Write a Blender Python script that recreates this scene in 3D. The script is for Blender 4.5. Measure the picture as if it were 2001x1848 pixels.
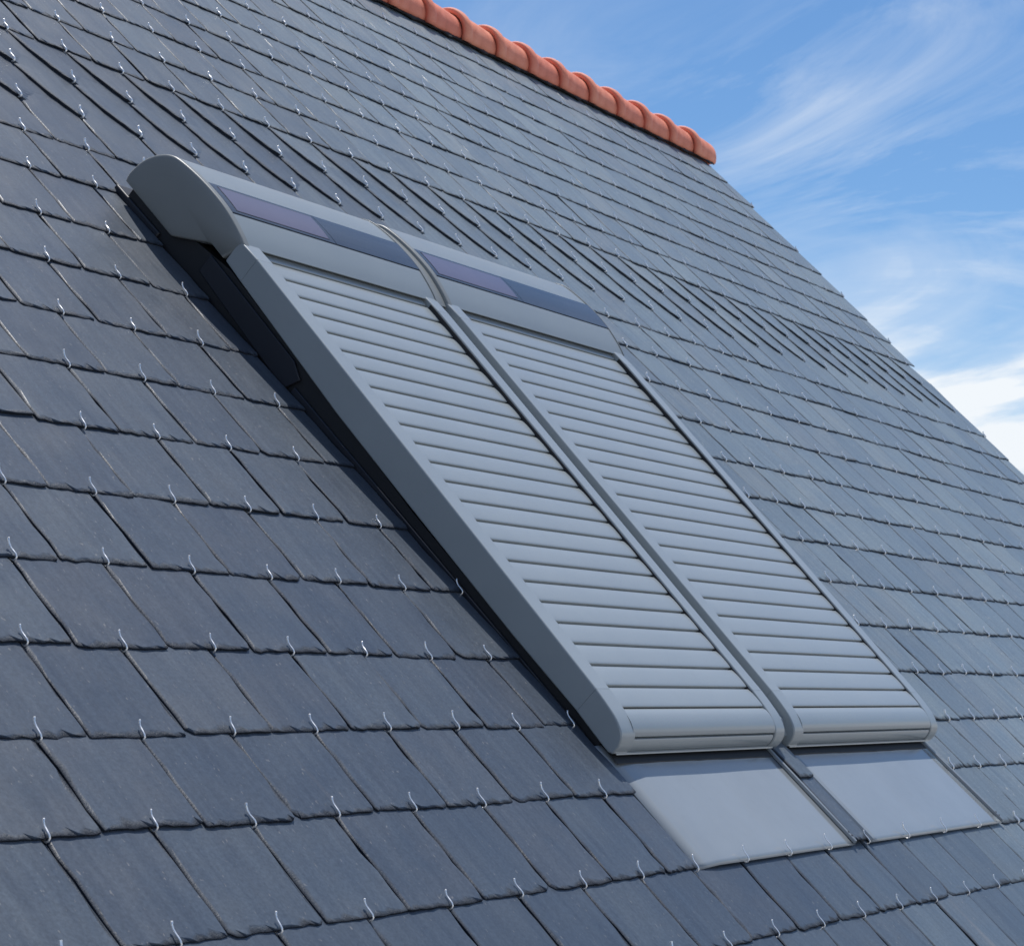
import bpy, bmesh, math, random
import numpy as np
from mathutils import Matrix, Vector

for o in list(bpy.data.objects):
    bpy.data.objects.remove(o)
scene = bpy.context.scene
R = math.radians
# ------------------------------------------------------------------ roof frame
# roof coordinates: u along the courses, v up the slope, h off the slates (metres)
PITCH = 0.78685                    # 45.1 degrees
CP, SP = math.cos(PITCH), math.sin(PITCH)
Z0 = 6.4                           # height of the window's foot above the ground
ROOF = Matrix.Translation((0, 0, Z0)) @ Matrix.Rotation(PITCH, 4, 'X')
def world_dir(u, v, h):
    return Vector((u, v * CP - h * SP, v * SP + h * CP))

# ------------------------------------------------------------------ camera
CAM = Vector((-3.53827, -1.26457, 1.4))          # in roof coordinates
RIGHT = Vector((0.50831313, -0.60781622, 0.61006328))
UPV = Vector((-0.08920231, 0.66743756, 0.73930376))
FWD = Vector((0.85653996, 0.43021686, -0.28504867))
cd = bpy.data.cameras.new('camera')
cam = bpy.data.objects.new('camera', cd)
scene.collection.objects.link(cam)
m = Matrix((RIGHT, UPV, -FWD)).transposed().to_4x4()
m.translation = CAM
cam.matrix_world = ROOF @ m
cd.sensor_fit = 'HORIZONTAL'
cd.sensor_width = 36.0
cd.lens = 36.0 * 4282.589 / 2001.0
cd.clip_start = 0.05
cd.clip_end = 3000
cd.dof.use_dof = True
cd.dof.focus_distance = 3.7
cd.dof.aperture_fstop = 26
scene.camera = cam
scene.render.resolution_x, scene.render.resolution_y = 1024, 945

# ------------------------------------------------------------------ sun and sky
SUN = world_dir(0.46, 1.32, 1.0).normalized()
sun_el = math.asin(SUN.z)
sun_az = math.atan2(SUN.x, SUN.y)                # clockwise from +Y
ld = bpy.data.lights.new('sun', 'SUN')
ld.energy = 4.7
ld.angle = R(0.6)
ld.color = (1.0, 0.965, 0.915)
sun = bpy.data.objects.new('sun', ld)
scene.collection.objects.link(sun)
sun.rotation_euler = SUN.to_track_quat('Z', 'Y').to_euler()
sun.location = (0, 0, 30)

world = bpy.data.worlds.new('World')
scene.world = world
world.use_nodes = True
nt = world.node_tree
nt.nodes.clear()
def N(tree, kind, **kw):
    n = tree.nodes.new(kind)
    for k, val in kw.items():
        setattr(n, k, val)
    return n
def setin(n, **kw):
    for k, val in kw.items():
        n.inputs[k.replace('_', ' ')].default_value = val
    return n
def math_node(tree, op, a, b=None, clamp=False):
    n = N(tree, 'ShaderNodeMath', operation=op, use_clamp=clamp)
    for i, x in enumerate((a, b)):
        if x is None:
            continue
        if isinstance(x, (int, float)):
            n.inputs[i].default_value = x
        else:
            tree.links.new(x, n.inputs[i])
    return n.outputs[0]
def ramp(tree, fac, stops):
    n = N(tree, 'ShaderNodeValToRGB')
    e = n.color_ramp.elements
    while len(e) < len(stops):
        e.new(0.5)
    for el, (p, c) in zip(e, stops):
        el.position = p
        el.color = c if len(c) == 4 else (*c, 1)
    tree.links.new(fac, n.inputs[0])
    return n.outputs[0]
out = N(nt, 'ShaderNodeOutputWorld')
bg = N(nt, 'ShaderNodeBackground')
bg.inputs[1].default_value = 0.12
sky = N(nt, 'ShaderNodeTexSky')
sky.sky_type = 'NISHITA'
sky.sun_disc = False
sky.sun_elevation = sun_el
sky.sun_rotation = sun_az
sky.altitude = 200
sky.air_density = 1.0
sky.dust_density = 0.25
sky.ozone_density = 5.0
CLX, CLY = 1.0, 4.0
# thin high cloud, laid on a flat layer overhead so that it closes up towards the horizon
tc = N(nt, 'ShaderNodeTexCoord')
sep = N(nt, 'ShaderNodeSeparateXYZ')
nt.links.new(tc.outputs['Generated'], sep.inputs[0])
zc = math_node(nt, 'ADD', math_node(nt, 'MAXIMUM', sep.outputs[2], 0.0), 0.34)
px = math_node(nt, 'DIVIDE', sep.outputs[0], zc)
py = math_node(nt, 'DIVIDE', sep.outputs[1], zc)
cmb = N(nt, 'ShaderNodeCombineXYZ')
nt.links.new(px, cmb.inputs[0]); nt.links.new(py, cmb.inputs[1])
def cloud_noise(loc, rot, scale, nscale, detail, rough, dist):
    mp = N(nt, 'ShaderNodeMapping')
    mp.inputs['Location'].default_value = loc
    mp.inputs['Rotation'].default_value = rot
    mp.inputs['Scale'].default_value = scale
    nt.links.new(cmb.outputs[0], mp.inputs[0])
    n = N(nt, 'ShaderNodeTexNoise')
    setin(n, Scale=nscale, Detail=detail, Roughness=rough, Distortion=dist)
    nt.links.new(mp.outputs[0], n.inputs['Vector'])
    return n.outputs[0]
elev = math_node(nt, 'MAXIMUM', sep.outputs[2], 0.0)
big = cloud_noise((CLX, CLY, 0), (0, 0, 0.5), (1, 0.7, 1), 2.0, 3, 0.5, 0.3)
fine = cloud_noise((7.3, 0.4, 0), (0, 0, -0.6), (1, 0.55, 1), 4.6, 9, 0.66, 1.3)
puff = cloud_noise((2.1 + CLX, 5.0 + CLY, 0), (0, 0, 0.3), (1, 0.8, 1), 3.2, 7, 0.56, 0.6)
# torn cirrus
veil = math_node(nt, 'MULTIPLY', ramp(nt, big, [(0.40, (0, 0, 0)), (0.66, (1, 1, 1))]), ramp(nt, fine, [(0.43, (0, 0, 0)), (0.72, (1, 1, 1))]))
# heaped cloud lower down, where one looks through more of the layer
lowc = math_node(nt, 'MULTIPLY', math_node(nt, 'SUBTRACT', 0.22, elev, clamp=True), 2.25)
heap = ramp(nt, math_node(nt, 'ADD', math_node(nt, 'ADD', math_node(nt, 'MULTIPLY', puff, 0.8), math_node(nt, 'MULTIPLY', fine, 0.2)), lowc), [(0.54, (0, 0, 0)), (0.65, (0.30, 0.30, 0.30)), (0.74, (1, 1, 1))])
fac = math_node(nt, 'MAXIMUM', math_node(nt, 'MULTIPLY', veil, 0.85), heap, clamp=True)
hs = N(nt, 'ShaderNodeHueSaturation')
hs.inputs['Saturation'].default_value = 1.14
nt.links.new(sky.outputs[0], hs.inputs['Color'])
mx = N(nt, 'ShaderNodeMix', data_type='RGBA')
nt.links.new(fac, mx.inputs['Factor'])
nt.links.new(hs.outputs[0], mx.inputs['A'])
mx.inputs['B'].default_value = (7.4, 7.8, 8.2, 1)
nt.links.new(mx.outputs['Result'], bg.inputs[0])
nt.links.new(bg.outputs[0], out.inputs[0])

scene.view_settings.view_transform = 'Standard'
scene.view_settings.look = 'None'
scene.view_settings.gamma = 1
scene.view_settings.use_curve_mapping = False
scene.view_settings.exposure = 0.0
scene.render.engine = 'CYCLES'

# ------------------------------------------------------------------ materials
MAT = {}
def new_mat(name):
    mt = bpy.data.materials.new(name)
    mt.use_nodes = True
    t = mt.node_tree
    b = t.nodes['Principled BSDF']
    MAT[name] = mt
    return mt, t, b
def tex_noise(t, vec, scale, detail=4, rough=0.55, dist=0.0):
    n = N(t, 'ShaderNodeTexNoise')
    setin(n, Scale=scale, Detail=detail, Roughness=rough, Distortion=dist)
    if vec is not None:
        t.links.new(vec, n.inputs['Vector'])
    return n.outputs[0]
def mapping(t, vec, scale=(1, 1, 1), rot=(0, 0, 0)):
    mp = N(t, 'ShaderNodeMapping')
    mp.inputs['Scale'].default_value = scale
    mp.inputs['Rotation'].default_value = rot
    t.links.new(vec, mp.inputs[0])
    return mp.outputs[0]
def mixc(t, fac, a, b, mode='MIX'):
    n = N(t, 'ShaderNodeMix', data_type='RGBA', blend_type=mode)
    for key, x in (('Factor', fac), ('A', a), ('B', b)):
        if isinstance(x, (int, float)):
            n.inputs[key].default_value = x
        elif isinstance(x, tuple):
            n.inputs[key].default_value = (*x, 1) if len(x) == 3 else x
        else:
            t.links.new(x, n.inputs[key])
    return n.outputs['Result']
def bump(t, b, height, strength, dist, prev=None):
    n = N(t, 'ShaderNodeBump')
    n.inputs['Strength'].default_value = strength
    n.inputs['Distance'].default_value = dist
    t.links.new(height, n.inputs['Height'])
    if prev is not None:
        t.links.new(prev, n.inputs['Normal'])
    t.links.new(n.outputs[0], b.inputs['Normal'])
    return n.outputs[0]

def make_slate():
    mt, t, b = new_mat('slate')
    uv = N(t, 'ShaderNodeUVMap', uv_map='roof_uv').outputs[0]
    at = N(t, 'ShaderNodeAttribute', attribute_name='tint')
    sp = N(t, 'ShaderNodeSeparateColor')
    t.links.new(at.outputs['Color'], sp.inputs[0])
    r1, r2, edge = sp.outputs[0], sp.outputs[1], sp.outputs[2]
    # every slate is cut from another place in the bed
    cb = N(t, 'ShaderNodeCombineXYZ')
    t.links.new(math_node(t, 'MULTIPLY', r1, 37.0), cb.inputs[0])
    t.links.new(math_node(t, 'MULTIPLY', r2, 53.0), cb.inputs[1])
    t.links.new(math_node(t, 'MULTIPLY', r1, 11.0), cb.inputs[2])
    va = N(t, 'ShaderNodeVectorMath', operation='ADD')
    t.links.new(uv, va.inputs[0]); t.links.new(cb.outputs[0], va.inputs[1])
    vec = va.outputs[0]
    streak = tex_noise(t, mapping(t, vec, (60, 5, 1)), 1.0, 3, 0.6, 0.0)
    cloud = tex_noise(t, vec, 9.0, 3, 0.6, 0.0)
    grain = tex_noise(t, vec, 170.0, 3, 0.75)
    fleck = tex_noise(t, mapping(t, vec, (1, 0.5, 1)), 170.0, 2, 0.5)
    tone = math_node(t, 'ADD', math_node(t, 'MULTIPLY', r2, 0.55), math_node(t, 'MULTIPLY', cloud, 0.45))
    col = ramp(t, tone, [(0.15, (0.043, 0.056, 0.076)), (0.5, (0.051, 0.066, 0.087)), (0.85, (0.063, 0.078, 0.096))])
    warm = ramp(t, math_node(t, 'MULTIPLY', cloud, r1), [(0.30, (0, 0, 0)), (0.52, (1, 1, 1))])
    col = mixc(t, math_node(t, 'MULTIPLY', warm, 0.18), col, (0.072, 0.072, 0.082))
    col = mixc(t, 0.62, col, ramp(t, streak, [(0.3, (0.36, 0.37, 0.40)), (0.7, (0.66, 0.65, 0.63))]), 'OVERLAY')
    col = mixc(t, 0.60, col, ramp(t, grain, [(0.3, (0.3, 0.3, 0.3)), (0.7, (0.7, 0.7, 0.7))]), 'OVERLAY')
    spots = ramp(t, fleck, [(0.69, (0, 0, 0)), (0.74, (1, 1, 1))])
    col = mixc(t, math_node(t, 'MULTIPLY', spots, 0.5), col, (0.24, 0.23, 0.22))
    # pale drip line of rust and lime on some slates
    drip = ramp(t, tex_noise(t, mapping(t, vec, (16, 1.4, 1)), 1.0, 3, 0.5, 0.2), [(0.70, (0, 0, 0)), (0.76, (1, 1, 1))])
    col = mixc(t, math_node(t, 'MULTIPLY', math_node(t, 'MULTIPLY', drip, cloud), 0.5), col, (0.155, 0.135, 0.12))
    # greener stock towards the right, sky sheen painted in as paler tone
    col = mixc(t, at.outputs['Alpha'], col, mixc(t, 1.0, col, (2.75, 2.70, 2.36), 'MULTIPLY'))
    # split edges: flaky stone
    flake = tex_noise(t, vec, 260.0, 3, 0.75, 0.0)
    ecol = ramp(t, flake, [(0.35, (0.010, 0.012, 0.017)), (0.60, (0.024, 0.028, 0.038)), (0.78, (0.075, 0.083, 0.10))])
    em = math_node(t, 'MULTIPLY', edge, math_node(t, 'ADD', flake, 0.35), clamp=True)
    col = mixc(t, em, col, ecol)
    t.links.new(col, b.inputs['Base Color'])
    rg = math_node(t, 'ADD', math_node(t, 'MULTIPLY', cloud, 0.18), 0.34)
    rg = math_node(t, 'ADD', rg, math_node(t, 'MULTIPLY', edge, 0.3))
    t.links.new(rg, b.inputs['Roughness'])
    t.links.new(math_node(t, 'SUBTRACT', 0.62, math_node(t, 'MULTIPLY', edge, 0.60)), b.inputs['Specular IOR Level'])
    cleft = tex_noise(t, mapping(t, vec, (14, 4, 1)), 1.0, 4, 0.6, 0.0)
    hgt = math_node(t, 'ADD', math_node(t, 'MULTIPLY', cleft, 0.40), math_node(t, 'MULTIPLY', math_node(t, 'MULTIPLY', flake, edge), 0.9))
    bump(t, b, hgt, 1.0, 0.004)
make_slate()

def make_plain(name, col, rough, metal=0.0, var=0.06, scale=6.0, bumps=0.0, bscale=900.0, spec=0.5, coat=0.0, runs=0.0, lines=0.0):
    mt, t, b = new_mat(name)
    g = N(t, 'ShaderNodeTexCoord').outputs['Object']
    n = tex_noise(t, g, scale, 5, 0.6)
    lo = tuple(c * (1 - var) for c in col)
    hi = tuple(c * (1 + var) for c in col)
    bc = ramp(t, n, [(0.3, lo), (0.7, hi)])
    if lines:
        ln = tex_noise(t, mapping(t, g, (2.0, 420, 420)), 1.0, 2, 0.5)
        bc = mixc(t, lines, bc, ramp(t, ln, [(0.35, (0.3, 0.3, 0.3)), (0.65, (0.75, 0.75, 0.75))]), 'OVERLAY')
    if runs:
        st = tex_noise(t, mapping(t, g, (55, 2.2, 2.2)), 1.0, 4, 0.65)
        du = tex_noise(t, g, 38.0, 4, 0.7)
        bc = mixc(t, math_node(t, 'MULTIPLY', ramp(t, st, [(0.52, (0, 0, 0)), (0.75, (1, 1, 1))]), runs), bc, (0.30, 0.29, 0.27))
        bc = mixc(t, math_node(t, 'MULTIPLY', ramp(t, du, [(0.55, (0, 0, 0)), (0.72, (1, 1, 1))]), runs * 0.6), bc, (0.17, 0.165, 0.155))
    t.links.new(bc, b.inputs['Base Color'])
    t.links.new(math_node(t, 'ADD', math_node(t, 'MULTIPLY', n, 0.12), rough - 0.06), b.inputs['Roughness'])
    b.inputs['Metallic'].default_value = metal
    b.inputs['Specular IOR Level'].default_value = spec
    b.inputs['Coat Weight'].default_value = coat
    b.inputs['Coat Roughness'].default_value = 0.1
    if bumps:
        bump(t, b, tex_noise(t, g, bscale, 2, 0.5), bumps, 0.0003)
    return mt
make_plain('grey_paint', (0.270, 0.299, 0.309), 0.30, var=0.03, bumps=0.15, spec=0.7, coat=0.2, runs=0.10)
make_plain('case_paint', (0.228, 0.255, 0.264), 0.32, var=0.03, bumps=0.15, spec=0.7)
make_plain('cap_paint', (0.205, 0.215, 0.208), 0.40, var=0.03, bumps=0.25, bscale=1400)
make_plain('apron_paint', (0.236, 0.262, 0.282), 0.15, var=0.06, scale=4, bumps=0.0, spec=0.6, runs=0.13)
make_plain('matt_black', (0.012, 0.013, 0.015), 0.6)
make_plain('frame_dark', (0.009, 0.010, 0.012), 0.6)
make_plain('frame_navy', (0.011, 0.013, 0.019), 0.5)
make_plain('strip_glass', (0.046, 0.055, 0.072), 0.22, var=0.08, lines=0.5)
make_plain('cell_purple', (0.130, 0.118, 0.165), 0.2, var=0.05)
make_plain('steel_wire', (0.93, 0.92, 0.90), 0.38, metal=0.8)
make_plain('bed_shadow_black', (0.01, 0.01, 0.011), 0.8)
make_plain('render_wall', (0.62, 0.59, 0.53), 0.85, var=0.06, bumps=0.5, bscale=120)
make_plain('deck', (0.035, 0.036, 0.04), 0.85)
make_plain('back_slate', (0.08, 0.088, 0.10), 0.5, var=0.2)
make_plain('gravel', (0.29, 0.28, 0.26), 0.95, var=0.3, scale=0.8)

def make_clay():
    mt, t, b = new_mat('clay')
    g = N(t, 'ShaderNodeTexCoord').outputs['Object']
    n = tex_noise(t, g, 14.0, 6, 0.6, 0.3)
    f = tex_noise(t, g, 160.0, 3, 0.6)
    col = ramp(t, n, [(0.22, (0.58, 0.16, 0.09)), (0.5, (0.80, 0.26, 0.155)), (0.8, (0.88, 0.35, 0.225))])
    col = mixc(t, 0.25, col, ramp(t, f, [(0.3, (0.3, 0.3, 0.3)), (0.7, (0.7, 0.7, 0.7))]), 'OVERLAY')
    oi = N(t, 'ShaderNodeObjectInfo').outputs['Random']
    col = mixc(t, 0.5, col, ramp(t, oi, [(0.0, (0.36, 0.36, 0.37)), (1.0, (0.60, 0.59, 0.57))]), 'OVERLAY')
    t.links.new(col, b.inputs['Base Color'])
    b.inputs['Roughness'].default_value = 0.68
    bump(t, b, f, 0.3, 0.001)
make_clay()

# ------------------------------------------------------------------ helpers
def link(o, parent=None):
    scene.collection.objects.link(o)
    if parent is not None:
        o.parent = parent
    return o
def empty(name, parent=None, matrix=None):
    o = link(bpy.data.objects.new(name, None), parent)
    o.empty_display_size = 0.1
    if matrix is not None:
        o.matrix_world = matrix
    return o
def mesh_obj(name, verts, faces, mat, parent=None, loc=(0, 0, 0), smooth=False, bevel=0.0, seg=2, angle=35, seams=None):
    me = bpy.data.meshes.new(name)
    L = Vector(loc)
    me.from_pydata([(x - L.x, y - L.y, z - L.z) for x, y, z in verts], [], faces)
    bm = bmesh.new(); bm.from_mesh(me)
    bmesh.ops.recalc_face_normals(bm, faces=bm.faces)
    bm.to_mesh(me); bm.free()
    me.materials.append(MAT[mat])
    o = link(bpy.data.objects.new(name, me), parent)
    o.location = loc
    if smooth:
        me.polygons.foreach_set('use_smooth', [True] * len(me.polygons))
        me.set_sharp_from_angle(angle=R(angle))
    if bevel:
        md = o.modifiers.new('bevel', 'BEVEL')
        md.width = bevel; md.segments = seg; md.limit_method = 'ANGLE'; md.angle_limit = R(30)
        if seams is not None:
            # rails run on across a seam: only their long edges are rounded
            bm = bmesh.new(); bm.from_mesh(me)
            bm.edges.ensure_lookup_table()
            wts = []
            for e in bm.edges:
                onseam = any(all(abs(v.co.y - sv) < 1e-3 for v in e.verts) for sv in seams)
                sharp = len(e.link_faces) == 2 and e.calc_face_angle(0) > R(30)
                wts.append(1.0 if sharp and not onseam else 0.0)
            bm.free()
            at_ = me.attributes.new('bevel_weight_edge', 'FLOAT', 'EDGE')
            at_.data.foreach_set('value', wts)
            md.limit_method = 'WEIGHT'
        me.polygons.foreach_set('use_smooth', [True] * len(me.polygons))
        me.set_sharp_from_angle(angle=R(angle))
    return o
def extrude_u(profile, u0, u1):
    """closed (v,h) profile swept along u"""
    n = len(profile)
    vs = [(u0, v, h) for v, h in profile] + [(u1, v, h) for v, h in profile]
    fs = [tuple(range(n - 1, -1, -1)), tuple(range(n, 2 * n))]
    for i in range(n):
        j = (i + 1) % n
        fs.append((i, j, n + j, n + i))
    return vs, fs
def box(u0, u1, v0, v1, h0, h1):
    return extrude_u([(v0, h0), (v1, h0), (v1, h1), (v0, h1)], u0, u1)
def tag(o, label=None, cat=None, group=None, kind=None):
    for k, x in (('label', label), ('category', cat), ('group', group), ('kind', kind)):
        if x:
            o[k] = x
    return o
def catmull(pts, n):
    P = [Vector(p) for p in pts]
    res = []
    for i in range(len(P) - 1):
        p0 = P[max(i - 1, 0)]; p1 = P[i]; p2 = P[i + 1]; p3 = P[min(i + 2, len(P) - 1)]
        for k in range(n):
            s = k / n
            res.append(0.5 * ((2 * p1) + (-p0 + p2) * s + (2 * p0 - 5 * p1 + 4 * p2 - p3) * s * s + (-p0 + 3 * p1 - 3 * p2 + p3) * s ** 3))
    res.append(P[-1])
    return res
def tube(path, r, sides):
    """polyline tube with closed ends"""
    P = [Vector(p) for p in path]
    vs, fs = [], []
    for i, p in enumerate(P):
        d = (P[min(i + 1, len(P) - 1)] - P[max(i - 1, 0)]).normalized()
        a = Vector((1, 0, 0))
        a = (a - d * a.dot(d)).normalized()
        b = d.cross(a)
        for k in range(sides):
            ang = 2 * math.pi * k / sides
            q = p + (a * math.cos(ang) + b * math.sin(ang)) * r
            vs.append(tuple(q))
    for i in range(len(P) - 1):
        for k in range(sides):
            k2 = (k + 1) % sides
            fs.append((i * sides + k, i * sides + k2, (i + 1) * sides + k2, (i + 1) * sides + k))
    fs.append(tuple(range(sides - 1, -1, -1)))
    fs.append(tuple(range((len(P) - 1) * sides, len(P) * sides)))
    return vs, fs
def project(u, v, h):
    p = Vector((u, v, h)) - CAM
    z = p.dot(FWD)
    if z < 0.1:
        return None
    return (1000.5 + 4282.6 * p.dot(RIGHT) / z, 924 - 4282.6 * p.dot(UPV) / z)
def poly_area(pts):
    return abs(sum(pts[i][0] * pts[(i + 1) % len(pts)][1] - pts[(i + 1) % len(pts)][0] * pts[i][1] for i in range(len(pts)))) / 2

# ------------------------------------------------------------------ ground and house
g = mesh_obj('ground', [(-400, -400, 0), (400, -400, 0), (400, 400, 0), (-400, 400, 0)], [(0, 1, 2, 3)], 'gravel')
tag(g, kind='structure')

APEX_V = 4.08
def W3(u, v, h):
    return tuple(ROOF @ Vector((u, v, h)))
house = empty('house', matrix=Matrix.Translation((0, 0, 0)))
tag(house, 'house with steep blue-grey slate roof and orange clay ridge', 'house')
UL, UR = -4.6, 5.85
EAVE = -1.16
# roof: the deck under the slates, in roof coordinates
roof = link(bpy.data.objects.new('roof', None), house)
bpy.data.objects.remove(roof)
dv, df = [], []
prof = [(EAVE, -0.035), (APEX_V - 0.03, -0.035)]
apx = (APEX_V - 0.03, -0.035)
# the far slope runs down from the ridge at the same pitch
def back(d, off):
    w = Vector((0, CP, -SP)) * d + Vector((0, SP, CP)) * off
    # to roof (v,h): world (y,z) relative to the ridge
    return (apx[0] + w.y * CP + w.z * SP, apx[1] - w.y * SP + w.z * CP)
b1 = back(5.2, 0)
b2 = back(5.2, -0.2)
low = (apx[0] - 0.2, apx[1] - 0.2)
rv, rf = extrude_u([(EAVE, -0.035), apx, b1, b2, low, (EAVE, -0.16)], UL, UR)
roof = mesh_obj('roof', rv, rf, 'deck', house)
roof.matrix_local = ROOF
# far slope covering, not seen from here
rb = [back(-0.02, 0.03), back(5.25, 0.03), back(5.25, 0.01), back(-0.02, 0.01)]
vs, fs = extrude_u(rb, UL, UR + 0.2)
mesh_obj('far_slope', vs, fs, 'back_slate', roof)
# walls
ef = ROOF @ Vector((0, EAVE + 0.3, -0.16))
eb = ROOF @ Vector((0, b2[0], b2[1]))
ap = ROOF @ Vector((0, low[0], low[1]))
y0, y1 = ef.y, eb.y - 0.3
pf = [(y0, 0.0), (y1, 0.0), (y1, eb.z), (ap.y, ap.z), (y0, ef.z)]
vs = [(UL + 0.25, y, z) for y, z in pf] + [(UR - 0.25, y, z) for y, z in pf]
fs = [(4, 3, 2, 1, 0), (5, 6, 7, 8, 9)] + [(i, (i + 1) % 5, 5 + (i + 1) % 5, 5 + i) for i in range(5)]
mesh_obj('wall', vs, fs, 'render_wall', house)

# ------------------------------------------------------------------ slates
rng = random.Random(11)
VK = {-5: -1.15, -4: -0.965, -3: -0.785, -2: -0.612, -1: -0.440, 0: -0.276, 1: -0.095, 2: 0.070, 3: 0.242, 4: 0.420, 5: 0.594, 6: 0.770,
      7: 0.942, 8: 1.112, 9: 1.292, 10: 1.464, 11: 1.648, 12: 1.815, 13: 1.970, 14: 2.147, 15: 2.320, 16: 2.492, 17: 2.672,
      18: 2.852, 19: 3.030, 20: 3.212, 21: 3.400, 22: 3.582, 23: 3.788, 24: 3.97, 25: 4.08}
def sstep(a, b, x):
    t = min(max((x - a) / (b - a), 0), 1)
    return t * t * (3 - 2 * t)
def warp(u0, v):
    return u0 + v * (0.030 + 0.125 * sstep(2.2, 6.2, u0))
def gable(v):
    return 5.77 + 0.155 * v
def hook_u0(k, j):
    """unwarped place of hook j of course k"""
    base = -0.245 + (0.1 if k % 2 else 0.0) + 0.2 * j
    if k <= 11 and base > 2.45:
        base = 2.45 + (base - 2.45) * 1.13
    return base
WIN_L, WIN_R = -0.022, 1.64          # the opening for the windows
T = 0.0050
slates = []                           # (area, verts, faces, tint, edge, centre)
hooks = []                            # (area, u, v, h, kind)

def batch_sheen(u, r):  # greener slates and painted sheen both grow towards the right
    return sstep(0.0, 3.0, u + r.gauss(0, 0.18))

def outline_pts(a0, a1, b0, b1, v0, v1, nb, ns, r, cutl=False, cutr=False):
    """tail left -> tail right -> head right -> head left, ragged"""
    amp = 0.0009
    P = []
    skew = r.uniform(-0.0016, 0.0016)
    ph = r.uniform(0, 6.28)
    bow = r.uniform(-0.0008, 0.0010)
    cl, cr = r.uniform(0.002, 0.007), r.uniform(0.002, 0.007)
    if r.random() < 0.12: cl += 0.008
    if r.random() < 0.12: cr += 0.008
    for i in range(nb + 1):
        s = i / nb
        u = a0 + (a1 - a0) * s
        v = v0 + skew * (s - .5) * 2 + bow * math.sin(math.pi * s) + r.gauss(0, amp) + 0.0004 * math.sin(9 * s + ph)
        if i == 0: v += cl * 0.8
        if i == nb: v += cr * 0.8
        P.append((u, v))
    P[0] = (P[0][0] + 0.0008, P[0][1]); P[-1] = (P[-1][0] - 0.0008, P[-1][1])
    if nb >= 6:
        P.insert(1, (a0 + cl, v0 + r.uniform(0, .0015)))
        P.insert(len(P) - 1, (a1 - cr, v0 + r.uniform(0, .0015)))
    for i in range(1, ns + 1):
        s = i / ns
        P.append((a1 + (b1 - a1) * s + (r.gauss(0, 0.0013) if not cutr else 0), v0 + (v1 - v0) * s))
    for i in range(ns, 0, -1):
        s = i / ns
        P.append((a0 + (b0 - a0) * s + (r.gauss(0, 0.0013) if not cutl else 0), v0 + (v1 - v0) * s))
    return P

def add_slate(k, a0, a1, b0, b1, v0, v1, r, cutl=False, cutr=False, drop=None, hoff=0.0, thick=T):
    q = [project(a0, v0, 0), project(a1, v0, 0), project(b1, (v0 + v1) / 2, 0), project(b0, (v0 + v1) / 2, 0)]
    area = 0
    if all(q):
        cx = sum(p[0] for p in q) / 4; cy = sum(p[1] for p in q) / 4
        if -60 < cx < 2060 and -60 < cy < 1910:
            area = poly_area(q)
    big = area > 1200
    nb, ns = (13, 9) if big else (5, 3)
    P = outline_pts(a0, a1, b0, b1, v0, v1, nb, ns, r, cutl, cutr)
    n = len(P)
    cu = sum(p[0] for p in P) / n
    lift = r.uniform(0.0, 0.0014) + hoff
    twist = r.gauss(0, 0.006)
    slope = -T / 0.173 if drop is None else drop
    def hz(u, v):
        return lift + slope * (v - v0) + twist * (u - cu)
    verts, edge = [], []
    inner = []
    for i, (u, v) in enumerate(P):
        # inset ring where the chipping starts
        tail = v < v0 + 0.02
        du = 0.0; dv_ = 0.0
        side = (u - cu) / max(abs(a1 - a0) / 2, 1e-3)
        w = min(abs(a1 - a0) * (0.12 if a1 - a0 > 0.08 else 0.04), abs(r.gauss(0.0048, 0.0026)) + 0.0012)
        if tail:
            dv_ = min(abs(r.gauss(0.0060, 0.0045)) + 0.0012, 0.02)
        if side < -0.9: du = w
        elif side > 0.9: du = -w
        inner.append((u + du, v + dv_))
    lo = a0 + min(0.0065, (a1 - a0) * 0.15); hi = a1 - min(0.0065, (a1 - a0) * 0.15)
    ntail = nb + 1 + (2 if nb >= 6 else 0)
    prev = lo
    for i in range(ntail):
        uu = min(max(P[i][0], lo), hi)
        uu = max(uu, prev); prev = uu + min(0.003, (a1 - a0) * 0.02)
        inner[i] = (uu, inner[i][1])
    for rng_ in (range(1, ntail), range(ntail - 2, -1, -1)):
        for i in rng_:
            q_ = i - 1 if rng_.step > 0 else i + 1
            inner[i] = (inner[i][0], min(inner[i][1], inner[q_][1] + 0.9 * abs(inner[i][0] - inner[q_][0])))
    for i in range(ntail):
        inner[i] = (inner[i][0], max(inner[i][1], P[i][1] + 0.0004))
    inner[0] = (inner[0][0], max(inner[0][1], inner[1][1] + 0.0005))
    inner[ntail - 1] = (inner[ntail - 1][0], max(inner[ntail - 1][1], inner[ntail - 2][1] + 0.0005))
    for (u, v) in inner:
        verts.append((u, v, hz(u, v))); edge.append(0.0)
    for (u, v), (iu, iv) in zip(P, inner):
        verts.append((u, v, hz(u, v) - thick * r.uniform(0.25, 0.7))); edge.append(1.0)
    for (u, v) in P:
        verts.append((u, v, hz(u, v) - thick)); edge.append(1.0)
    mu = (lo + hi) / 2 + ((b0 - a0) + (b1 - a1)) * 0.22; mv = v0 + (v1 - v0) * 0.45
    verts.append((mu, mv, hz(mu, mv))); edge.append(0.0)
    for (u, v) in inner:
        verts.append((u, v, hz(u, v))); edge.append(0.0)
    faces = [(3 * n, 3 * n + 1 + i, 3 * n + 1 + (i + 1) % n) for i in range(n)]
    for i in range(n):
        j = (i + 1) % n
        faces.append((i, n + i, n + j, j))
        faces.append((n + i, 2 * n + i, 2 * n + j, n + j))
    slates.append((area, verts, faces, (r.random(), r.random(), batch_sheen(cu, r)), edge, (cu, (v0 + v1) / 2, 0)))

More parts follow.
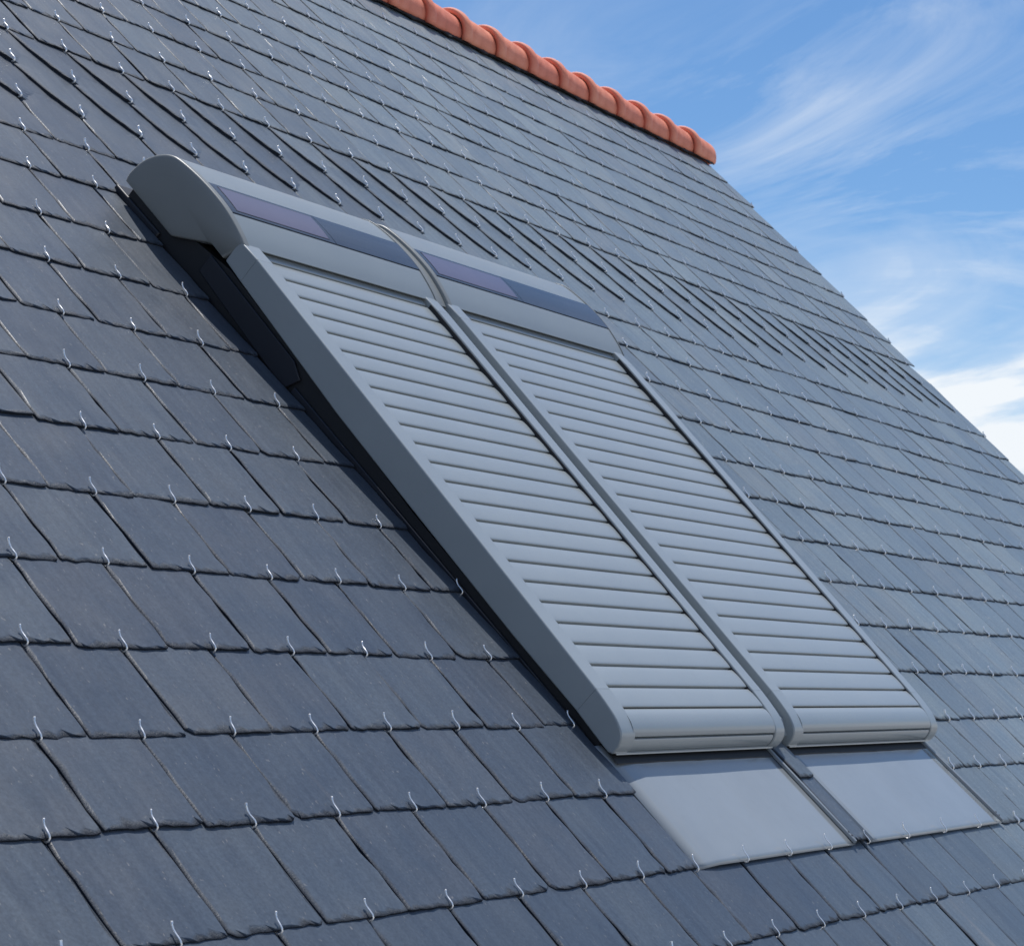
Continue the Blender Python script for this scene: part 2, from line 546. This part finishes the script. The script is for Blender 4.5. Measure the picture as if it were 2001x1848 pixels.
def add_hook(u, v, h=0.0, kind=0):
    p = project(u, v, 0); q = project(u, v + 0.03, 0.01)
    a = 0
    if p and q and -20 < p[0] < 2021 and -20 < p[1] < 1868:
        a = math.hypot(p[0] - q[0], p[1] - q[1])
    hooks.append((a, u, v, h, kind))

UMIN = -3.0
def courses():
    for k in range(-4, 24):
        if k in (13, 14):
            continue
        v0 = VK[k]
        v1 = VK[k + 1] + (VK[k + 2] - VK[k + 1]) * 0.97 if k < 23 else 4.05
        vh = VK[k + 1]
        j0 = int((UMIN + 0.2) / 0.2) - 2
        j = j0
        while True:
            # slate j hangs on hook j; its joints are half way to the neighbours
            uh = hook_u0(k, j)
            um = 0.5 * (hook_u0(k, j - 1) + uh); up = 0.5 * (uh + hook_u0(k, j + 1))
            j += 1
            jit = rng.gauss(0, 0.0022)
            g0, g1 = rng.uniform(0.0006, 0.0022), rng.uniform(0.0006, 0.0022)
            vj = rng.gauss(0, 0.0018)
            a0, a1 = warp(um, v0) + g0, warp(up, v0) - g1
            b0, b1 = warp(um, v1) + g0, warp(up, v1) - g1
            if a1 < UMIN:
                continue
            gb = gable(v0)
            if a0 > gb - 0.03:
                break
            cutl = cutr = False
            if a1 > gb - 0.03:
                a1, b1 = gb, gable(v1); cutr = True
            uhw = warp(uh, v0)
            # the opening
            if k <= 11 and k >= 0:
                top = 1.66
                if v0 < 1.6:
                    if WIN_L - 0.035 <= a0 < WIN_L or WIN_R < a1 <= WIN_R + 0.03:
                        continue
                    if a0 < WIN_L < a1 or a0 < WIN_L < a1 + 0.035:
                        a1 = b1 = WIN_L; cutr = True
                    elif a0 < WIN_R < a1 or a0 - 0.03 < WIN_R < a0:
                        a0 = b0 = WIN_R; cutl = True
                    elif a0 >= WIN_L - 0.035 and a1 <= WIN_R + 0.03:
                        continue
                    if k == 0 and a1 == WIN_L:
                        a1 = -0.0335; b1 = WIN_L
                    if a1 - a0 < 0.02:
                        continue
            add_slate(k, a0 + jit, a1 + (0 if cutr else jit * .4), b0, b1, v0 + vj, v1, rng, cutl, cutr)
            if a0 + 0.012 < uhw < a1 - 0.004 and not (k == 11 and -0.05 < uhw < 1.7) and not (k == 0 and -0.10 < uhw < 0.0):
                add_hook(uhw + rng.gauss(0, 0.002), v0 + vj, 0.0)
courses()

# two courses laid with curved, tapering tails: every slate laps its left neighbour
def bez(p, c, q, s):
    return (p[0] * (1 - s) ** 2 + 2 * c[0] * s * (1 - s) + q[0] * s * s, p[1] * (1 - s) ** 2 + 2 * c[1] * s * (1 - s) + q[1] * s * s)
def tail_slate(P, Q, wide, r, hb):
    """P head left, Q tip; the left edge sweeps from P down to Q"""
    nt_, nw = 12, 8
    C = (P[0] + (Q[0] - P[0]) * 0.28 + r.gauss(0, .004), P[1] + (Q[1] - P[1]) * 0.66)
    verts, edge = [], []
    head = (P[0] - 0.012, P[1] + 0.05)
    rows = []
    for i in range(-1, nt_ + 1):
        s = max(i, 0) / nt_
        base = bez(P, C, Q, s) if i >= 0 else head
        rows.append((base, s))
    for base, s in rows:
        jt = r.gauss(0, 0.0012)
        for kcol in range(nw + 1):
            x = (kcol / nw) ** 1.5
            u = min(base[0] + jt * (kcol == 0) + x * wide, gable(base[1]) - 0.002 * (1 - x))
            v = base[1] + (r.gauss(0, 0.0008) if kcol == 0 else 0)
            if s > 0.999:                                    # rounded tip
                v += 0.004 * x
                if kcol == 0: v += 0.003
            lift = 0.0098 * (0.30 + 0.70 * s ** 0.6)
            h = hb + lift * max(0.0, 1 - x / (0.5 - 0.38 * sstep(0.7, 1.0, s))) - 0.007 * sstep(0.6, 1.0, s) * sstep(0.1, 0.5, x)
            if kcol == 0:
                h -= r.uniform(0.0008, 0.003)
            verts.append((u, v, h)); edge.append(1.0 if kcol == 0 else (0.15 if kcol == 1 else 0.0))
    nr = len(rows); c = nw + 1
    faces = []
    for i in range(nr - 1):
        for kcol in range(nw):
            faces.append((i * c + kcol, (i + 1) * c + kcol, (i + 1) * c + kcol + 1, i * c + kcol + 1))
    rim = [i * c for i in range(nr)] + [(nr - 1) * c + x for x in range(1, c)]
    o0 = len(verts)
    for x in rim:
        u, v, h = verts[x]
        verts.append((u, v, h - 0.0075)); edge.append(1.0)
    for i in range(len(rim) - 1):
        faces.append((rim[i], o0 + i, o0 + i + 1, rim[i + 1]))
    q = [project(P[0], P[1], 0), project(Q[0], Q[1], 0), project(Q[0] + wide, Q[1], 0), project(P[0] + wide, P[1], 0)]
    area = 0
    if all(q):
        cx = sum(p[0] for p in q) / 4; cy = sum(p[1] for p in q) / 4
        if -60 < cx < 2060 and -60 < cy < 1910:
            area = poly_area(q)
    slates.append((area, verts, faces, (r.random(), r.random(), batch_sheen(Q[0], r)), edge, ((P[0] + Q[0]) / 2, (P[1] + Q[1]) / 2, 0)))
for k in (13, 14):
    for j in range(-14, 40):
        u15 = hook_u0(15, j)
        v2, v1_ = VK[k + 1], VK[k]
        s_ = 0.0975
        uP = u15 + (15 - k - 1) * s_
        P = (warp(uP, v2), v2 + 0.004); Q = (warp(uP + s_, v1_), v1_)
        if Q[0] > gable(v1_) - 0.03 or P[0] < UMIN:
            continue
        w = 0.27
        tail_slate(P, Q, w, rng, -0.0058)
        add_hook(Q[0] + 0.004, Q[1] + 0.004, 0.003, 1)

# narrow slates in the gutter between the two aprons
add_slate(0, 0.690, 0.7635, 0.688, 0.760, -0.272, -0.02, rng, True, True, drop=0.0, hoff=0.0085)
add_slate(1, 0.683, 0.760, 0.676, 0.742, -0.104, 0.0, rng, False, False, drop=-0.015, hoff=0.0150, thick=0.0065)

# hooks holding the aprons, spaced on their own
for u in (-0.046, 0.155, 0.351, 0.548, 0.752, 0.982, 1.216, 1.452):
    add_hook(u, -0.277, 0.0065 if u > 0 else 0.0005, 2)

def build_slate(name, items, parent, loc=(0, 0, 0)):
    verts, faces, tint, edge, uvs = [], [], [], [], []
    for (_, v, f, tn, ed, c) in items:
        o = len(verts)
        verts += v
        faces += [tuple(o + i for i in x) for x in f]
        tint += [tn] * len(v); edge += ed
    me = bpy.data.meshes.new(name)
    L = loc
    me.from_pydata([(x - L[0], y - L[1], z - L[2]) for x, y, z in verts], [], faces)
    uvl = me.uv_layers.new(name='roof_uv')
    li = np.empty(len(me.loops), dtype=np.int32)
    me.loops.foreach_get('vertex_index', li)
    V = np.array(verts, dtype=np.float32)
    uvl.data.foreach_set('uv', V[li][:, :2].ravel())
    ca = me.color_attributes.new('tint', 'FLOAT_COLOR', 'POINT')
    C = np.ones((len(verts), 4), dtype=np.float32)
    tn_ = np.array(tint); C[:, 0:2] = tn_[:, :2]; C[:, 3] = tn_[:, 2]; C[:, 2] = np.array(edge)
    ca.data.foreach_set('color', C.ravel())
    me.polygons.foreach_set('use_smooth', [len(f) == 3 for f in faces])
    me.materials.append(MAT['slate'])
    me.update()
    o = link(bpy.data.objects.new(name, me), parent)
    o.location = loc
    return o
slates.sort(key=lambda s: -s[0])
for s in slates[:300]:
    build_slate('slate', [s], roof, s[5])
tag(build_slate('slate_field', slates[300:], roof), kind='stuff')

# hooks: bent stainless wire round the slate's tail
HPATH = [(0.030, -0.0080), (0.004, -0.0078), (-0.0036, -0.0062), (-0.0056, -0.0018), (-0.0044, 0.0022), (-0.0005, 0.0040),
         (0.0050, 0.0042), (0.0105, 0.0042), (0.0160, 0.0051), (0.0205, 0.0074), (0.0235, 0.0105)]
def hook_mesh(r, sides, step):
    pts = [(0, v, h) for v, h in HPATH[::step]]
    if pts[-1] != (0, *HPATH[-1]):
        pts.append((0, *HPATH[-1]))
    return tube(pts, r, sides)
variants = []
for i in range(12):
    hv, hf = hook_mesh(0.0014 if i < 6 else 0.0023, 8, 1)
    r_ = random.Random(i)
    vs = []
    sh = r_.gauss(0, 0.06); le = r_.uniform(0.92, 1.12); li_ = r_.uniform(0.85, 1.2)
    for x, y, z in hv:
        vs.append((x + sh * max(y, 0), y * le, z * (li_ if z > 0.006 else 1)))
    me = bpy.data.meshes.new('slate_hook')
    me.from_pydata(vs, [], hf)
    me.polygons.foreach_set('use_smooth', [True] * len(me.polygons))
    me.materials.append(MAT['steel_wire'])
    variants.append(me)
hooks.sort(key=lambda s: -s[0])
for i, (a, u, v, h, kd) in enumerate(hooks[:300]):
    o = link(bpy.data.objects.new('slate_hook', variants[rng.randrange(6) + (0 if a > 26 else 6)]), roof)
    o.location = (u, v, h)
    o.rotation_euler = (rng.gauss(0, 0.03), 0, rng.gauss(0, 0.05))
lv, lf = hook_mesh(0.0027, 5, 2)
V_, F_ = [], []
for (a, u, v, h, kd) in hooks[300:]:
    o0 = len(V_)
    V_ += [(x + u, y + v, z + h) for x, y, z in lv]
    F_ += [tuple(o0 + i for i in f) for f in lf]
tag(mesh_obj('hook_field', V_, F_, 'steel_wire', roof, smooth=True), kind='stuff')

# ------------------------------------------------------------------ ridge
jr = random.Random(5)
bu = np.arange(0.6, 6.40, 0.02)
top = []; botm = []
for u in bu:
    ph = ((u - 3.56) / 0.2745) % 1.0
    shadow_notch = 0.020 * max(0.0, 1 - abs(ph - 0.08) / 0.16)  # jagged black edge of the bed stands in for shadow under the tiles
    botm.append((u, 3.957 - shadow_notch + jr.gauss(0, 0.002), 0.0035 + jr.uniform(0, .002)))
    top.append((u, 4.04, 0.020))
n = len(bu)
bed = mesh_obj('ridge_bed_shadow', botm + top, [(i, i + 1, n + i + 1, n + i) for i in range(n - 1)], 'bed_shadow_black', roof)
md = bed.modifiers.new('solid', 'SOLIDIFY'); md.thickness = 0.006
CV, CH = 4.052, -0.028
def ridge_ring(rad, a):
    return (CV + rad * math.sin(a), CH + rad * math.cos(a))
def ridge_tile(u0, r, last=False):
    L = 0.2745
    st = [(0.0, 0.094), (0.0, 0.110), (0.004, 0.1155), (0.014, 0.1190), (0.034, 0.1190), (0.047, 0.1165), (0.053, 0.1120), (0.056, 0.1050), (0.061, 0.1035),
          (0.068, 0.1050), (0.10, 0.1040), (0.18, 0.0995), (0.26, 0.0940), (L + 0.035, 0.0905)]
    if last:
        st = st[:-1] + [(0.262, 0.0915), (0.272, 0.0885), (0.276, 0.080)]
    na = 26
    vs, fs = [], []
    wob = r.gauss(0, 0.0012)
    for du, rad in st:
        for i in range(na + 1):
            a = R(-66 + (222) * i / na)
            v, h = ridge_ring(rad + wob, a)
            # straight legs
            vs.append((du, v, h))
    c = na + 1
    for s in range(len(st) - 1):
        for i in range(na):
            fs.append((s * c + i, s * c + i + 1, (s + 1) * c + i + 1, (s + 1) * c + i))
    if last:
        fs.append(tuple(range((len(st) - 1) * c, len(st) * c)))
    o = mesh_obj('ridge_tile', [(u0 + x, y, z) for x, y, z in vs], fs, 'clay', bed, loc=(u0, CV, CH), smooth=True, angle=50)
    md = o.modifiers.new('solid', 'SOLIDIFY'); md.thickness = 0.011; md.offset = -1
    o.rotation_euler = (0, r.gauss(0, 0.004), r.gauss(0, 0.006))
for i in range(21):
    u0 = 6.165 - i * 0.2745
    ridge_tile(u0, jr, i == 0)

# ------------------------------------------------------------------ roof windows with roller shutters
def h_top(v):
    return 0.068 + 0.0535 * v
CASE_TOP = [(1.651, .031), (1.655, .045), (1.652, .067), (1.644, .092), (1.629, .116), (1.61, .135), (1.592, .1465), (1.573, .153), (1.538, .158),
            (1.5, .161), (1.463, .162), (1.424, .161), (1.39, .1575), (1.356, .151), (1.326, .1435), (1.301, .135)]
CASE_FINE = [tuple(p) for p in catmull(CASE_TOP, 4)]
CASE_FINE = [(p[0], p[1]) for p in CASE_FINE]
cv = np.array(CASE_FINE)
def case_h(v):
    i0 = int(np.argmax(cv[:, 0]))
    s = cv[i0:][::-1]
    return float(np.interp(v, s[:, 0], s[:, 1]))
def case_patch(u0a, u1a, v0, v1, off, thick, u0b=None, u1b=None, n=10):
    """slab lying on the case's curve between v0 and v1; a = at v0, b = at v1"""
    u0b = u0a if u0b is None else u0b
    u1b = u1a if u1b is None else u1b
    vs, fs = [], []
    for i in range(n + 1):
        s = i / n
        v = v0 + (v1 - v0) * s
        d = (case_h(v + 0.004) - case_h(v - 0.004)) / 0.008
        nn = Vector((-d, 1)).normalized()
        for (uu, o) in ((u0a + (u0b - u0a) * s, off), (u1a + (u1b - u1a) * s, off), (u1a + (u1b - u1a) * s, off - thick), (u0a + (u0b - u0a) * s, off - thick)):
            vs.append((uu, v + nn.x * o, case_h(v) + nn.y * o))
    for i in range(n):
        for k in range(4):
            k2 = (k + 1) % 4
            fs.append((i * 4 + k, i * 4 + k2, (i + 1) * 4 + k2, (i + 1) * 4 + k))
    fs.append((0, 1, 2, 3)); fs.append((n * 4 + 3, n * 4 + 2, n * 4 + 1, n * 4))
    return vs, fs

def roof_window(label, u0, u1, rl, rr, cells, apron, strip_right):
    """u0,u1 outer faces; rl,rr rail widths"""
    win = empty('roof_window', matrix=ROOF @ Matrix.Translation((u0, 0, 0)))
    tag(win, label, 'roof window', kind='thing')
    def add(name, vf, mat, parent=None, **kw):
        vs, fs = vf
        lx = 0.0
        p = parent or win
        off = u0
        o = mesh_obj(name, [(x - off, y, z) for x, y, z in vs], fs, mat, p, **kw)
        return o
    # frame below the shutter
    add('window_frame', extrude_u([(0.02, -0.05), (1.63, -0.05), (1.63, 0.028), (1.30, 0.072), (0.62, 0.024), (0.02, 0.008)], u0 + 0.012, u1 - 0.012), 'frame_dark')
    add('side_cladding', extrude_u([(1.02, -0.01), (1.36, 0.02), (1.36, 0.064), (1.04, 0.048), (1.0, 0.03)], u0 + 0.005, u0 + 0.0118), 'frame_navy', bevel=0.002)
    add('side_cladding', extrude_u([(0.05, -0.02), (1.0, -0.02), (1.0, 0.012), (0.05, -0.004)], u0 + 0.004, u0 + 0.0115), 'frame_navy', bevel=0.002)
    add('head_flashing', extrude_u([(1.50, -0.02), (1.672, -0.02), (1.668, 0.010), (1.50, 0.010)], u0 + 0.004, u1 - 0.004), 'frame_navy', bevel=0.003)
    # rails
    def rail(ua, ub):
        main_top = [(1.2555, h_top(1.2555)), (0.9, h_top(.9)), (0.5, h_top(.5)), (0.0905, h_top(.0905))]
        main_bot = [(0.0905, 0.0145), (0.287, 0.0175), (0.62, 0.031), (0.885, 0.044), (1.2555, 0.075)]
        r1 = add('rail', extrude_u(main_top + main_bot, ua, ub), 'grey_paint', bevel=0.0032, seg=3, seams=(1.2555, 0.0905))
        curve = [tuple(p) for p in catmull([(0.09, h_top(.09), 0), (0.055, .0690, 0), (0.023, .0635, 0), (-0.0035, .0515, 0), (-0.0145, .034, 0), (-0.0160, .0125, 0)], 5)]
        cap = [(p[0], p[1]) for p in curve] + [(-0.006, 0.0085), (0.02, 0.0095), (0.09, 0.0145)]
        add('end_cap', extrude_u(cap, ua - 0.0002, ub + 0.0002), 'grey_paint', r1, bevel=0.0032, seg=3, seams=(0.09,))
        add('rail_collar', extrude_u([(1.318, h_top(1.318) - 0.003), (1.256, h_top(1.256)), (1.256, 0.075), (1.318, 0.0815)], ua - 0.0003, ub + 0.0003), 'grey_paint', r1, bevel=0.0032, seg=3, seams=(1.256,))
        return r1
    rail(u0, u0 + rl)
    r2 = rail(u1 - rr, u1)
    add('brush_seal', extrude_u([(0.02, 0.045), (1.28, 0.095), (1.28, h_top(1.28) - 0.0035), (0.09, h_top(.09) - 0.0035), (0.035, 0.0575)], u1 - rr - 0.0028, u1 - rr - 0.0003), 'matt_black', r2)
    # slats
    pitch = 0.0538
    s0, s1 = u0 + rl - 0.006, u1 - rr - 0.003
    def slat_prof(v):
        b = h_top(v) - 0.0115 - 0.0075 * v
        sl = 0.0460
        pts = [(0.0016, -0.0030), (0.0016, 0.0048), (0.0003, 0.0054), (0.0000, 0.0064), (0.0006, 0.0075), (0.0022, 0.0081), (0.0070, 0.0085), (0.014, 0.0088), (0.024, 0.0088), (0.034, 0.0084), (0.0430, 0.0074), (0.0478, 0.0064), (0.0484, 0.0008), (0.0550, 0.0004), (0.0550, -0.0030)]
        return [(v + a, b + sl * a + c) for a, c in pts]
    for k in range(0, 24):
        v = 0.0505 + pitch * k
        add('slat', extrude_u(slat_prof(v), s0, s1), 'grey_paint', smooth=True, angle=45)
    add('shutter_backing', extrude_u([(0.0, 0.0450), (1.40, h_top(1.40) - 0.05), (1.40, h_top(1.40) - 0.036), (0.04, h_top(0.04) - 0.018), (0.0, 0.050)], s0, s1), 'frame_dark')
    # last slat, rolling over to the foot, and the bottom bar
    last = [(0.0485, 0.0590), (0.0475, 0.0635), (0.040, 0.0658), (0.028, 0.0654), (0.016, 0.0628), (0.006, 0.0585), (-0.001, 0.0535), (-0.0045, 0.0490), (-0.0055, 0.0455), (0.003, 0.042), (0.04, 0.055)]
    add('slat', extrude_u(last, s0, s1), 'grey_paint', smooth=True, angle=50)
    bar = [(-0.0010, 0.0400), (-0.0080, 0.0415), (-0.0105, 0.0395), (-0.0128, 0.033), (-0.0140, 0.025), (-0.0135, 0.0190), (-0.0115, 0.0155), (0.003, 0.0155), (0.003, 0.0400)]
    bb = add('bottom_bar', extrude_u(bar, s0, s1 - 0.004), 'grey_paint', smooth=True, angle=50)
    lip = [(-0.0185, 0.0130), (-0.0165, 0.0148), (0.01, 0.0148), (0.01, 0.0130)]
    add('drip_lip', extrude_u(lip, u0 + 0.012, u1 - 0.012), 'grey_paint', bb)
    # case over the roller
    inset = 0.0015
    body_top = [(v - (0.002 if v > 1.6 else 0), h - inset) for v, h in CASE_FINE]
    body = body_top + [(1.3015, 0.1315), (1.312, 0.1305), (1.345, 0.105), (1.40, 0.065), (1.47, 0.030)]
    ue = u1 + (0.010 if strip_right else 0.0)
    ca = add('shutter_case', extrude_u(body, u0 + 0.016, ue - 0.004), 'case_paint', smooth=True, angle=35)
    capp = CASE_FINE + [(1.3045, 0.128), (1.327, .0815), (1.366, .0835), (1.381, .0785), (1.401, .066), (1.461, .030), (1.47, .026)]
    cc = (1.485, 0.098)
    rings = [(0.0165, 1.0), (0.0045, 1.0), (0.0020, 0.994), (0.0004, 0.978), (-0.0006, 0.94), (-0.0022, 0.80), (-0.0035, 0.60), (-0.0043, 0.35), (-0.0046, 0.12)]
    vs, fs = [], []
    m_ = len(capp)
    for du_, sc in rings:
        for (v, h) in capp:
            vs.append((u0 + du_, cc[0] + (v - cc[0]) * sc, cc[1] + (h - cc[1]) * sc))
    for q in range(len(rings) - 1):
        for i in range(m_):
            j = (i + 1) % m_
            fs.append((q * m_ + i, q * m_ + j, (q + 1) * m_ + j, (q + 1) * m_ + i))
    fs.append(tuple(range((len(rings) - 1) * m_, len(rings) * m_)))
    fs.append(tuple(range(m_)))
    add('end_cap', (vs, fs), 'cap_paint', ca, smooth=True, angle=60)
    capr = [(v + (0.002 if v > 1.6 else 0), h + 0.0008) for v, h in CASE_FINE] + [(1.3045, 0.128), (1.327, .0815), (1.366, .0835), (1.47, .026)]
    add('end_cap', extrude_u(capr, ue - 0.0045, ue - 0.0005), 'cap_paint', ca, bevel=0.001)
    c0, c1, cx = cells
    e0, e1 = u0 + 0.0172, ue - 0.0050
    add('strip_border', case_patch(e0, e1, 1.3885, 1.486, -0.0006, 0.004), 'matt_black', ca)
    add('solar_strip', case_patch(e0, cx - 0.0012, 1.390, 1.4845, 0.0002, 0.004, e0, cx - 0.0122), 'strip_glass', ca)
    add('solar_strip', case_patch(cx + 0.0010, e1, 1.390, 1.4845, 0.0002, 0.004, cx - 0.0100, e1), 'strip_glass', ca)
    add('cell_border', case_patch(c0 - 0.0015, c1 + 0.0015, 1.3975, 1.4765, 0.0006, 0.003), 'matt_black', ca)
    add('solar_panel', case_patch(c0, c1, 1.3985, 1.4745, 0.0009, 0.003), 'cell_purple', ca)
    if strip_right:
        # covers closing the slot to the neighbour
        nb0, nb1 = u0 - 0.0485, u0 - 0.0005
        low_top = [(v, h - 0.0075) for v, h in CASE_FINE if not (v > 1.6 and h < 0.06)]
        add('slot_cover', extrude_u(low_top + [(1.32, 0.10), (1.60, 0.05)], nb0, nb1), 'cap_paint', smooth=True)
        add('slot_cover', extrude_u([(1.31, h_top(1.31) - 0.020), (0.03, h_top(0.03) - 0.020), (0.0, 0.03), (0.0, 0.012), (1.31, 0.08)], nb0, nb1), 'grey_paint')
    # apron
    (la, lb, ra, rb) = apron       # left edge at top/bottom, right edge at top/bottom
    nvv = 24
    vs, fs = [], []
    arng = random.Random(int(u0 * 100) + 9)
    nx = 18
    for i in range(nvv + 1):
        s = i / nvv
        v = 0.02 + (-0.2785 - 0.02) * s
        for kx in range(nx + 1):
            x = kx / nx
            ul = la + (lb - la) * s; ur = ra + (rb - ra) * s
            hh = 0.0035 + 0.00035 * math.sin(3.1 * x * math.pi + u0) * math.sin(2.2 * s + x * 2) - 0.0015 * sstep(.93, 1, s) - (0 if strip_right else 0.0065 * (1 - sstep(0.0, 0.10, x)))
            vs.append((ul + (ur - ul) * x, v, hh))
    for i in range(nvv):
        for kx in range(nx):
            a = i * (nx + 1) + kx
            fs.append((a, a + nx + 1, a + nx + 2, a + 1))
    apo = add('apron_flashing', (vs, fs), 'apron_paint', smooth=True)
    md = apo.modifiers.new('solid', 'SOLIDIFY'); md.thickness = 0.0015
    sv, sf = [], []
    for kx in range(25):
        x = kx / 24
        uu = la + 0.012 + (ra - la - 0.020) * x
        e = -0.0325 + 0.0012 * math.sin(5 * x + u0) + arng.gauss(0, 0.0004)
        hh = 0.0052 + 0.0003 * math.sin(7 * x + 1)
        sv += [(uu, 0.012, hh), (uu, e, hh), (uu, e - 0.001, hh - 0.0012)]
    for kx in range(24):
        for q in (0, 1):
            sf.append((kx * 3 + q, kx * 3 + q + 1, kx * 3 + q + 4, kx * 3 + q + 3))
    add('dark_strip', (sv, sf), 'matt_black', apo, smooth=True)  # thin black sheet laid to darken the apron just below the shutter
    def upstand(ut, ub_, side, big=True):
        hh = 0.0075 if big else 0.0025
        w = 0.010 if big else 0.005
        path = [(ut, 0.0), (ub_, -0.2765)]
        vs, fs = [], []
        ring = [(-w * .5, 0.0), (-w * .5, hh * .8), (-w * .28, hh), (w * .18, hh), (w * .3, hh * .75), (w * .5, hh * .4), (w * .5, 0.0)]
        if side < 0:
            ring = [(-a, b) for a, b in ring]
        for (uu, vv) in path:
            for a, b in ring:
                vs.append((uu + a, vv, b + (0.0038 if big else -0.0026)))
        m_ = len(ring)
        for i in range(m_):
            j = (i + 1) % m_
            fs.append((i, j, m_ + j, m_ + i))
        fs.append(tuple(range(m_))); fs.append(tuple(range(2 * m_ - 1, m_ - 1, -1)))
        o = add('upstand', (vs, fs), 'apron_paint', apo, bevel=0.0008 if big else 0.0)
        return o
    def rivet(uu, vv, hh):
        vs, fs = [], []
        for i in range(8):
            a = i * math.pi / 4
            vs.append((uu + 0.0026 * math.cos(a), vv + 0.0026 * math.sin(a), hh))
        for i in range(8):
            a = i * math.pi / 4
            vs.append((uu + 0.0014 * math.cos(a), vv + 0.0014 * math.sin(a), hh + 0.0016))
        fs = [(i, (i + 1) % 8, 8 + (i + 1) % 8, 8 + i) for i in range(8)] + [tuple(range(8, 16))]
        add('rivet', (vs, fs), 'frame_dark', apo)
    if strip_right:
        upstand(la + 0.004, lb + 0.004, -1)
    upstand(ra - 0.004, rb - 0.004, 1)
    for vv in (-0.252, -0.262):
        rivet(ra + (rb - ra) * (-vv / 0.2785) - 0.0045, vv, 0.0108)
    return win

roof_window('nearer grey roof window with closed roller shutter, its dark rounded case end facing the camera', -0.025, 0.706, 0.054, 0.046,
            (0.015, 0.343, 0.366), (-0.030, -0.034, 0.676, 0.688), False)
roof_window('farther grey roof window with closed roller shutter, bordered by slates on its right', 0.756, 1.635, 0.050, 0.046,
            (0.794, 1.163, 1.185), (0.752, 0.772, 1.592, 1.628), True)
